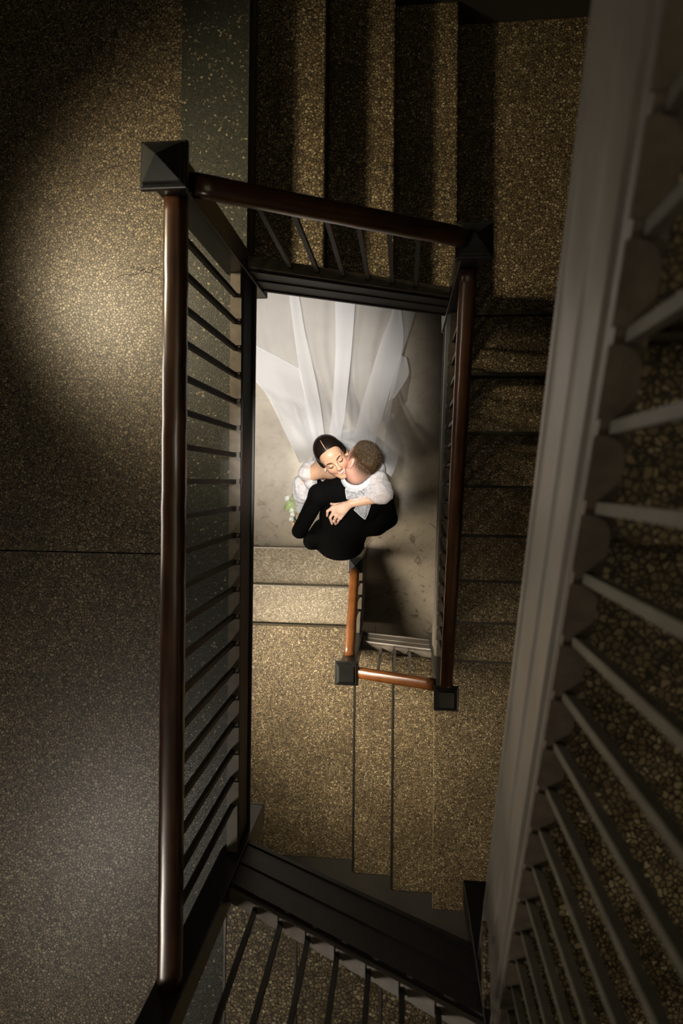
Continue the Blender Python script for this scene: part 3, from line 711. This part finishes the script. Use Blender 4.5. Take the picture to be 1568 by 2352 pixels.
def puff(name, prims, h, amp, freq, mat, seed):
    Pp, Fp = surface(prims, h)
    c = Pp.mean(0); rs_ = np.random.default_rng(seed); d = np.zeros(len(Pp)); q = Pp - c
    for k in range(7):
        v = unit(rs_.normal(size=3)); v2 = unit(rs_.normal(size=3))
        d += (1 - 2*np.abs(np.sin(freq*(q @ v) + 1.6*np.sin(freq*.5*(q @ v2)) + rs_.uniform(0, 6)))**.8)/(1 + .3*k); freq *= 1.2
        n = q/np.linalg.norm(q, axis=1)[:, None]
    return mesh_from(name, Pp + n*(amp*d)[:, None], Fp, mat, bride)
sl = puff('sleeve', [ell((-0.1539, -0.0484, 1.5450), (.088, .092, .072), None, .03), ell((-0.1812, 0.0197, 1.5350), (.050, .050, .050), None, .04), cap((-0.1580, 0.0738, 1.4700), (-0.1608, 0.0147, 1.5200), .050, .060, .04), cap((-0.2110, -0.0883, 1.5500), (-0.1589, -0.0589, 1.5500), .034, .060, .03), ell((-0.1143, -0.0872, 1.5450), (.058, .058, .054), None, .03)], .0032, .0050, 17, M_ORG, 3)
sr = puff('sleeve', [ell((-0.6128, 0.0549, 1.3950), (.058, .056, .060), None, .02), ell((-0.5961, 0.1001, 1.3600), (.050, .034, .050), None, .02), ell((-0.6546, -0.0514, 1.3000), (.060, .095, .070), [unit((.95, .3, 0)), unit((-.3, .95, 0)), (0, 0, 1)], .012), cap((-0.6702, -0.1031, 1.2700), (-0.6896, -0.1926, 1.1800), .050, .030, .03), ell((-0.5865, -0.0028, 1.3600), (.045, .055, .05), None, .02)], .0032, .0040, 20, M_ORG, 5)
def fan(name, gather, edge, pleat, npl, parent, mat=M_RUFF):
    g_ = np.array(gather); e_ = np.array(edge); n = 60; t = np.linspace(0, 1, n); k = t*(len(e_) - 1); i0 = np.minimum(k.astype(int), len(e_) - 2)
    E_ = e_[i0] + (k - i0)[:, None]*(e_[i0 + 1] - e_[i0]); rows = []
    for s_ in np.linspace(0.08, 1, 9):
        r = g_ + (E_ - g_)*s_; r = r + np.array([0, 0, 1])*(pleat*s_*np.sin(npl*2*math.pi*t)[:, None] + .012*math.sin(math.pi*s_)); rows.append(r)
    o = part(name, MB().grid(rows), mat, parent, smooth=True)
    part('hem', MB().tube([tuple(p) for p in rows[-1]], .0011, 5), M_DRESS, o)
    return o
fan('cuff_ruffle', (-0.2106, -0.0908, 1.5580), [(-0.2413, -0.0542, 1.5750), (-0.2833, -0.0417, 1.5750), (-0.3507, -0.0453, 1.5550), (-0.3500, -0.0715, 1.5600), (-0.3430, -0.1086, 1.5450), (-0.2995, -0.1128, 1.5600), (-0.2627, -0.1176, 1.5600)], .006, 3.5, sl)
fan('cuff_ruffle', (-0.2130, -0.0986, 1.5600), [(-0.2750, -0.1450, 1.5300), (-0.3036, -0.1758, 1.5000), (-0.2662, -0.2101, 1.4950), (-0.2343, -0.2351, 1.4900), (-0.2180, -0.2037, 1.5000), (-0.2010, -0.1519, 1.5300), (-0.1955, -0.1173, 1.5400)], .006, 3.0, sl)
# ---- veil and train: one sheer layer with folded layers lying on it
SHEETS = {
    'veil': [((-1.6015, 1.7462, 0.012), (0.1493, 1.7052, 0.012)), ((-1.5582, 1.4711, 0.0146), (0.079, 1.4118, 0.0149)), ((-1.4961, 1.2122, 0.0171), (0.0117, 1.1921, 0.0171)), ((-1.397, 1.022, 0.0189), (-0.0342, 1.0272, 0.0187)), ((-1.284, 0.8755, 0.036), (-0.0622, 0.8989, 0.02)), ((-1.2009, 0.7863, 0.08), (-0.0858, 0.7804, 0.08)), ((-1.0605, 0.6184, 0.244), (-0.1001, 0.6366, 0.22)), ((-0.9002, 0.3924, 0.606), (-0.1235, 0.3936, 0.606)), ((-0.7611, 0.2238, 0.996), (-0.1288, 0.2096, 1.042)), ((-0.6678, 0.1124, 1.3), (-0.1368, 0.0993, 1.3077))],
    'flap': [((-1.4389, 1.2417, 0.0168), (-0.8835, 0.9424, 0.0196)), ((-1.3593, 1.0594, 0.0185), (-0.8496, 0.8243, 0.06)), ((-1.284, 0.8755, 0.036), (-0.7938, 0.6594, 0.196)), ((-1.1531, 0.7246, 0.124), (-0.7357, 0.5364, 0.34)), ((-0.9891, 0.4941, 0.416), (-0.6573, 0.3733, 0.644)), ((-0.6678, 0.1124, 1.3), (-0.553, 0.1904, 1.088))],
    'b1': [((-0.9995, 1.7321, 0.012), (-0.9541, 1.7311, 0.012)), ((-0.9781, 1.5433, 0.0138), (-0.8987, 1.5417, 0.0138)), ((-0.9406, 1.2797, 0.0164), (-0.8502, 1.2784, 0.0164)), ((-0.8952, 0.9798, 0.0193), (-0.7789, 0.9788, 0.0193)), ((-0.8083, 0.6595, 0.196), (-0.6926, 0.6591, 0.196)), ((-0.6726, 0.3351, 0.72), (-0.5849, 0.3353, 0.72)), ((-0.5632, 0.1381, 1.2314), (-0.4996, 0.1385, 1.2314))],
    'b2': [((-0.5855, 1.685, 0.0124), (-0.4146, 1.6811, 0.0124)), ((-0.5863, 1.4236, 0.0149), (-0.4267, 1.4208, 0.0149)), ((-0.5793, 1.1256, 0.0178), (-0.4458, 1.124, 0.0178)), ((-0.5865, 0.8227, 0.06), (-0.4688, 0.822, 0.06)), ((-0.5709, 0.5363, 0.34), (-0.4664, 0.5362, 0.34)), ((-0.5429, 0.3354, 0.72), (-0.4558, 0.3356, 0.72)), ((-0.4852, 0.1386, 1.2314), (-0.4133, 0.1391, 1.2314))],
    'b3': [((-0.0831, 1.6366, 0.0127), (-0.0684, 1.6362, 0.0127)), ((-0.1104, 1.4152, 0.0149), (-0.0338, 1.4138, 0.0149)), ((-0.164, 1.2683, 0.0164), (-0.014, 1.2293, 0.0167)), ((-0.2245, 1.0845, 0.0182), (-0.0309, 1.0639, 0.0184)), ((-0.2874, 0.8606, 0.04), (-0.0943, 0.8593, 0.04)), ((-0.338, 0.6167, 0.244), (-0.1484, 0.6162, 0.244)), ((-0.3594, 0.3359, 0.72), (-0.1964, 0.3363, 0.72)), ((-0.3389, 0.1396, 1.2314), (-0.2191, 0.1403, 1.2314))],
    'r1': [((-0.0418, 1.0641, 0.0184), (0.0093, 1.0378, 0.0186)), ((-0.0698, 0.9357, 0.0196), (0.0321, 0.9055, 0.0199)), ((-0.1042, 0.8001, 0.07), (-0.0141, 0.7996, 0.07)), ((-0.1254, 0.6573, 0.196), (-0.0836, 0.6779, 0.172))],
    'r2': [((-0.121, 0.5358, 0.34), (-0.0868, 0.5358, 0.34)), ((-0.1329, 0.3365, 0.72), (-0.0442, 0.3367, 0.72)), ((-0.1363, 0.2268, 0.996), (-0.0261, 0.2342, 0.9776)), ((-0.1329, 0.1285, 1.2657), (-0.0536, 0.0999, 1.3077)), ((-0.1165, 0.0574, 1.3271), (-0.0801, 0.03, 1.34))],
}
def cat_rows(rows, n):
    """Catmull-Rom through the row ends, n rows"""
    Q = np.array(rows, float); m = len(Q); out = []
    for t in np.linspace(0, m - 1, n):
        i = min(int(t), m - 2); f = t - i; p0, p1, p2, p3 = Q[max(i-1, 0)], Q[i], Q[i+1], Q[min(i+2, m-1)]
        out.append(.5*(2*p1 + (p2 - p0)*f + (2*p0 - 5*p1 + 4*p2 - p3)*f*f + (3*p1 - p0 - 3*p2 + p3)*f**3))
    return np.array(out)
def sheet(name, key, ncol, nrow, lift, waves, parent, mat, hem=True):
    E_ = cat_rows(SHEETS[key], nrow); w = np.linspace(0, 1, ncol); G = E_[:, :1] + (E_[:, 1:] - E_[:, :1])*w[None, :, None]
    s_ = np.linspace(0, 1, nrow)[:, None]
    z = np.zeros((nrow, ncol))
    for a, f, ph, sk in waves: z += a*(.5 + .5*np.sin(2*math.pi*(f*w[None, :] + sk*s_) + ph))
    G[:, :, 2] = np.maximum(G[:, :, 2], .004) + lift + z
    o = part(name, MB().grid(G), mat, parent, smooth=True)
    if hem:
        for c in ((0, ncol - 1) if hem == 2 else (0,) if hem == 3 else ()):
            part('hem', MB().tube([tuple(p) for p in G[:, c]], .0016, 5), M_VEIL2, o)
    return o, G
veil, _ = sheet('veil', 'veil', 120, 60, .0, [(.010, 6.3, .4, .15), (.008, 11.1, 2.0, -.1), (.005, 17.0, 1.0, .3)], bride, M_VEIL, 2)
tag(veil, 'sheer white veil spread out over the floor')
fl_, G = sheet('fold', 'flap', 50, 40, .016, [(.006, 2.1, .4, .2)], veil, M_VEIL2, 2)
part('hem', MB().tube([tuple(p) for p in G[0]], .0022, 6), M_DRESS, veil)
for k, lift in (('b1', .022), ('b2', .020), ('b3', .020), ('r1', .018), ('r2', .03)):
    sheet('fold', k, 16, 40, lift, [(.008, 1.0, 0.0, .1)], veil, M_VEIL2, 2)
sheet('fold', 'b2', 10, 40, .030, [(.004, 1.0, 0.0, .1)], veil, M_VEIL, 2)

# ------------------------------------------------------------------ the groom
groom = thing('person', 'groom in a black suit bending over the bride, seen from behind', 'person')
Ug = unit((.43, .86, .27)); Fg = np.array((-.63, .318, -.707)); Fg = unit(Fg - (Fg @ Ug)*Ug); Lg = np.cross(Ug, Fg)
SG = 1.03
HG = Frame((-.251, .108, 1.648), -Lg, Fg, Ug)
axd = unit((.15, .41, .50)); nrm = unit(np.array((0, 0, 1)) - axd[2]*axd); lat = np.cross(axd, nrm)
TA = [lat, axd, nrm]
gLs, gLe, gLw = (-.535, -.085, 1.385), (-.690, -.338, 1.165), (-.555, .045, 1.10)
gRs, gRe, gRw = (-.125, -.090, 1.385), (-.090, -.245, 1.17), (-.20, .075, 1.12)
nbg = np.array((-.292, -.010, 1.470)); nbn = np.array((-.297, .035, 1.49))
def torso(g_):
    return [ell((-.328, -.105, 1.345), (.192 + g_, .195 + g_, .112 + g_), TA, .05), ell((-.385, -.265, 1.175), (.175 + g_, .19 + g_, .105 + g_), TA, .06),
            ell((-.435, -.385, 1.03), (.165 + g_, .150 + g_, .115 + g_), TA, .06), cap(nbg, gLs, .056 + g_, .058 + g_, .05), cap(nbg, gRs, .056 + g_, .058 + g_, .05)]
def arms(g_): return [cap(gLs, gLe, .058 + g_, .047 + g_, .03), cap(gLe, gLw, .046 + g_, .033 + g_, .02), cap(gRs, gRe, .058 + g_, .047 + g_, .03), cap(gRe, gRw, .046 + g_, .033 + g_, .02)]
gb = head_prims(HG, SG, male=True) + torso(-.012) + arms(-.014)
gb += [cap(HG.w((0, -.030, -.045)), HG.w((0, -.008, -.075)), .054, .051, .03), cap(HG.w((0, -.008, -.075)), nbn, .051, .060, .03)]
for wv, dr in ((gLw, (.10, .10, -.02)), (gRw, (-.10, .09, -.01))):
    wv = np.array(wv); d = unit(dr); s_ = unit(np.cross(d, (0, 0, 1)))
    gb += [ell(wv + d*.050, (.048, .040, .020), [d, s_, np.cross(d, s_)], .02)]
    for i in range(4):
        a = wv + d*.085 + s_*(.030 - .020*i); b = a + d*.040 + np.array([0, .004, -.008]); c = b + d*.030 + np.array([0, -.006, -.016])
        gb += [cap(a, b, .0105, .0095, .005), cap(b, c, .0095, .0075, .004)]
    gb += [cap(wv + d*.02 + np.array([0, 0, .012]), wv + d*.07 + s_*.045 + np.array([0, 0, .02]), .012, .009, .01)]
for i in (-1, 1):
    hp_ = (-.44 + i*.085, -.37, .93); kn = (-.45 + i*.095, -.27, .50); an = (-.45 + i*.10, -.36, .09)
    gb += [cap(hp_, kn, .085, .056, .04), cap(kn, an, .055, .038, .03), cap(an, (an[0], an[1] + .13, .045), .036, .030, .02)]
Pv, Fv = surface(gb, .0035)
l = HG.l(Pv)/SG; inhead = (np.abs(l) < .15).all(1)
col = np.tile(np.array([.70, .40, .30]), (len(Pv), 1))
tone(col, (.62, .25, .19), inhead*.55*gauss(np.linalg.norm(l - (-.077, -.01, -.012), axis=1), .020))
tone(col, (.62, .28, .21), inhead*.6*gauss(np.linalg.norm(l - (-.05, -.01, -.085), axis=1), .04))
beard = inhead*np.clip((l[:, 1] + .002)/.02, 0, 1)*np.clip((-.030 - l[:, 2])/.02, 0, 1)
tone(col, (.22, .105, .060), beard*.75)
# close-cropped sides: hair thins from the crown to the nape and the ears
def sst(x, a, b): q_ = np.clip((x - a)/(b - a), 0, 1); return q_*q_*(3 - 2*q_)
ze = l[:, 2] + .040*sst(-l[:, 1], .02, .08)
hf = inhead*sst(ze, -.075, .040)*sst(-l[:, 1], -.062, -.030)
tone(col, (.085, .050, .030), hf*.92)
ear = (np.abs(l[:, 0]) > .0755)*(np.abs(l[:, 1] + .010) < .024)*(np.abs(l[:, 2] + .013) < .038)
col[ear > 0] = (.72, .40, .30)
gbo = mesh_from('body', Pv, Fv, M_SKIN, groom, col)
# jacket, lapel-less back view, with centre seam, tails and trousers
jk = torso(.004) + arms(.002) + [cap((-.56, -.33, 1.05), (-.625, -.415, 1.03), .060, .062, .05), ell((-.47, -.465, 1.005), (.105, .075, .06), None, .05), ell((-.40, -.445, 1.02), (.12, .085, .07), None, .05),
      ell((-.180, -.23, 1.18), (.095, .13, .10), None, .06), cap(nbg + np.array((-.05, .03, .005)), nbg + np.array((.05, .025, .005)), .040, .040, .03)]
Pj, Fj = surface(jk, .0045)
q = Pj; fold = .0035*np.sin(38*(q[:, 0]*.6 + q[:, 2]) + 3*np.sin(9*q[:, 1])) * gauss(np.linalg.norm(q - np.array(gLe), axis=1), .12) + .003*np.sin(30*(q[:, 1] - q[:, 0]*.4) + 2*np.sin(12*q[:, 0]))*gauss(np.linalg.norm(q - np.array((-.40, -.30, 1.25)), axis=1), .18)
jo = mesh_from('jacket', Pj + np.array(nrm)*fold[:, None], Fj, M_SUIT, groom)
# centre back seam as a fine raised line
tr_ = []
for i in (-1, 1):
    hp_ = (-.44 + i*.085, -.37, .95); kn = (-.45 + i*.095, -.27, .50); an = (-.45 + i*.10, -.36, .10)
    tr_ += [cap(hp_, kn, .096, .070, .05), cap(kn, an, .070, .058, .04)]
Pt, Ft = surface(tr_ + [ell((-.435, -.37, .98), (.165, .13, .10), None, .05)], .006)
mesh_from('trousers', Pt, Ft, M_SUIT, groom)
for i in (-1, 1):
    an = np.array((-.45 + i*.10, -.36, .05))
    Ps, Fs = surface([ell(an + (0, .02, .0), (.042, .06, .046), None, .02), ell(an + (0, .12, -.010), (.045, .085, .036), None, .03)], .006, [((0, 0, -1), -.004)])
    mesh_from('shoe', Ps, Fs, M_SHOEB, groom)
# white shirt collar standing round the neck
cax = unit((.06, .30, .95)); c0 = np.array((-.290, .028, 1.550)); ux = unit(np.cross(cax, (0, 1, 0))); uy = np.cross(cax, ux)
def ringc(r, h): return [Vector(c0 + (ux*math.cos(a)*1.02 + uy*math.sin(a)*.98)*r + cax*h) for a in np.linspace(0, 2*math.pi, 49)[:-1]]
part('shirt_collar', MB().loft([ringc(.0900, -.014), ringc(.0860, .010), ringc(.0730, .040), ringc(.0695, .042), ringc(.0690, .026), ringc(.0800, .000)], caps=False), M_SHIRT, groom, smooth=True)
# short hair: base cap plus individual strands swept forward from the crown
def GE(c, r, k=.012, sub=False): return ell(HG.w(np.array(c)*SG), np.array(r)*SG, HG.A, k, sub)
Ph, Fh = surface([GE((0, -.022, .040), (.0765, .0965, .0835)), GE((0, .02, -.075), (.14, .15, .132), .012, True), GE((0, .125, .00), (.10, .075, .115), .01, True)], .0025)
hq = Ph - HG.o; nn = unit((0, 0, 1)); rs2 = np.random.default_rng(11); dd = np.zeros(len(Ph))
for k in range(6): v = unit(rs2.normal(size=3)); dd += np.sin((110 + 30*k)*(hq @ v) + rs2.uniform(0, 6))
hn = hq/np.linalg.norm(hq, axis=1)[:, None]
ho = mesh_from('hair', Ph + hn*(.0007*dd)[:, None], Fh, M_HAIRG, groom)
sm = MB()
for k in range(1900):
    th = rs2.uniform(0, 2*math.pi); ph = math.acos(rs2.uniform(.15, 1.0))
    n_ = np.array([math.sin(ph)*math.cos(th), math.sin(ph)*math.sin(th), math.cos(ph)])
    p = np.array((0, -.022, .040)) + n_*np.array((.077, .097, .084))
    if p[1] > .060 or p[2] < .052 + .25*max(p[1], 0): continue
    top = np.clip((p[2] - .055)/.06, 0, 1); ln_ = .006 + .020*top
    d = n_*.45 + np.array([rs2.normal(0, .35), .75 + rs2.normal(0, .25), rs2.normal(0, .12)]); d = d/np.linalg.norm(d)
    q1 = p + d*ln_*.55 + n_*.003; q2 = p + d*ln_ + n_*rs2.uniform(-.002, .004)
    sm.tube([HG.w(v*SG) for v in (p, q1, q2)], [.0016, .0012, .0003], 4)
for k in range(2600):
    th = rs2.uniform(0, 2*math.pi); ph = math.acos(rs2.uniform(-.75, .6))
    n_ = np.array([math.sin(ph)*math.cos(th), math.sin(ph)*math.sin(th), math.cos(ph)])
    p = np.array((0, -.018, .032)) + n_*np.array((.0742, .0952, .0842))
    ze_ = p[2] + .040*np.clip((-p[1] - .02)/.06, 0, 1)
    if p[1] > .040 or ze_ < -.045 + rs2.uniform(0, .05): continue
    if abs(p[1] + .012) < .026 and p[2] < .030: continue
    d = n_*.35 + np.array([0, -.35 + rs2.normal(0, .2), -.75 + rs2.normal(0, .2)]); d = d/np.linalg.norm(d)
    ln_ = .003 + .006*np.clip((ze_ + .02)/.08, 0, 1)
    sm.tube([HG.w(v*SG) for v in (p - n_*.0005, p + d*ln_)], [.0009, .0003], 3)
so = part('hair_strands', sm, M_HAIRG, groom); tag(so, kind='stuff')

# ------------------------------------------------------------------ bouquet
bq = thing('bouquet', 'small bouquet of white tulips with pale green leaves at the groom\'s elbow', 'bouquet')
M_PETAL = plain('white_petal', (.86, .87, .80), .5, 0, .06, 30); M_LEAF = plain('pale_green_leaf', (.30, .38, .16), .5, 0, .3, 20); M_STEM = plain('green_stem', (.12, .20, .06), .5, 0, .2, 20)
hold = np.array(rh)
def tulip(c, d, L_, r):
    c = np.array(c); d = unit(d); s_ = unit(np.cross(d, (0.1, 0.2, 1))); n_ = np.cross(s_, d)
    part('stem', MB().tube([hold, hold*.5 + c*.5 + np.array([-.01, 0, .012]), c], .0035, 6), M_STEM, bq, smooth=True)
    for k in range(6):
        a0 = 2*math.pi*k/6; rows = []; ro = r*(1.0 if k % 2 else .9)
        for t in np.linspace(0, 1, 9):
            wd = math.sin(math.pi*min(1, .12 + t*.92))**.8*.72; rad = ro*(math.sin(math.pi*(.12 + .70*t))**.7)
            rows.append([c + d*(L_*t) + (s_*math.cos(a0 + wd*u) + n_*math.sin(a0 + wd*u))*rad for u in np.linspace(-1, 1, 7)])
        part('petal', MB().grid(rows), M_PETAL, bq, smooth=True)
def leaf(a, b, wd, up):
    a, b = np.array(a), np.array(b); d = b - a; s_ = unit(np.cross(d, (0, 0, 1))); rows = []
    for t in np.linspace(0, 1, 13):
        c = a + d*t + np.array([0, 0, up*math.sin(math.pi*t)]); w_ = wd*math.sin(math.pi*(.06 + .94*t))**.75
        rows.append([c + s_*w_*u + np.array([0, 0, .25*w_*abs(u)]) for u in np.linspace(-1, 1, 7)])
    part('leaf', MB().grid(rows), M_LEAF, bq, smooth=True)
tulip((-0.7685, -0.1044, 1.1400), (-.5, -.55, .35), .044, .0210)
tulip((-0.7450, -0.1830, 1.1500), (-.05, -.75, .30), .038, .0175)
tulip((-0.7370, -0.2117, 1.1600), (-.1, -.85, .25), .034, .0180)
tulip((-0.7443, -0.2444, 1.1500), (-.15, -.8, .3), .036, .0180)
leaf((-0.7281, -0.1365, 1.1300), (-0.8051, -0.1964, 1.1300), .030, .015)
leaf((-0.7116, -0.1660, 1.1200), (-0.7828, -0.2142, 1.1200), .026, .012)
leaf((-0.7483, -0.0898, 1.1200), (-0.7340, -0.1424, 1.1300), .014, .01)
leaf((-0.7200, -0.1801, 1.1400), (-0.7269, -0.2423, 1.1300), .013, .01)

# ------------------------------------------------------------------ lamps (their light is set at the top)
M_LAMP, nt, N, L, B = mat_new('lamp_glow'); B.inputs['Base Color'].default_value = (1, .9, .75, 1); B.inputs['Emission Color'].default_value = (1, .85, .6, 1); B.inputs['Emission Strength'].default_value = 2.0
wl = thing('wall_lamp', 'small iron wall lamp on the left wall of the upper floor', 'lamp')
part('bracket', MB().box(XW0 + .001, XW0 + .02, .93, 1.03, 4.10, 4.30).tube([(XW0 + .02, .98, 4.24), (-1.92, .98, 4.27)], .01, 8), M_IRON, wl)
part('shade', MB().loft([[(-1.92 + r*math.cos(a)*.9, .98 + r*math.sin(a), z) for a in np.linspace(0, 2*math.pi, 17)[:-1]] for z, r in ((4.30, .02), (4.27, .045), (4.255, .05))]), M_IRON, wl)
part('bulb', ball((-1.92, .98, 4.235), .018), M_LAMP, wl, smooth=True)
pl = thing('pendant_lamp', 'pendant spot lamp hanging high above the stairwell', 'lamp')
part('rod', MB().tube([(-.22, .16, 5.98), (-.22, .16, TOP)], .010, 8), M_IRON, pl)  # fixture made up for the added spot over the couple
part('shade', MB().loft([[(-.22 + r*math.cos(a), .16 + r*math.sin(a), z + .13) for a in np.linspace(0, 2*math.pi, 25)[:-1]] for z, r in ((5.88, .04), (5.85, .10), (5.80, .15), (5.795, .15), (5.845, .10), (5.87, .04))], caps=False), M_IRON, pl)
hs = thing('ceiling_spot', 'small black ceiling spot under the upper floor slab', 'lamp')
part('base', MB().loft([[(-1.36 + .05*math.cos(a), .78 + .05*math.sin(a), z) for a in np.linspace(0, 2*math.pi, 17)[:-1]] for z in (2.755, 2.779)]), M_IRON, hs)  # fixture made up for the added hall spot
part('hood', MB().loft([[(-1.36 + r*math.cos(a), .78 + r*math.sin(a), z) for a in np.linspace(0, 2*math.pi, 17)[:-1]] for z, r in ((2.755, .02), (2.75, .06), (2.70, .13), (2.704, .13), (2.745, .06))], caps=False), M_IRON, hs)
ll = thing('ceiling_lamp', 'shallow ceiling lamp under the upper corner landing', 'lamp')
part('plate', MB().loft([[(.86 + .10*math.cos(a), -1.95 + .10*math.sin(a), z) for a in np.linspace(0, 2*math.pi, 25)[:-1]] for z in (3.445, 3.459)]), M_IRON, ll)
part('rim', MB().loft([[(.86 + r*math.cos(a), -1.95 + r*math.sin(a), z) for a in np.linspace(0, 2*math.pi, 25)[:-1]] for z, r in ((3.445, .09), (3.43, .13), (3.42, .14), (3.424, .14), (3.44, .12))], caps=False), M_IRON, ll)
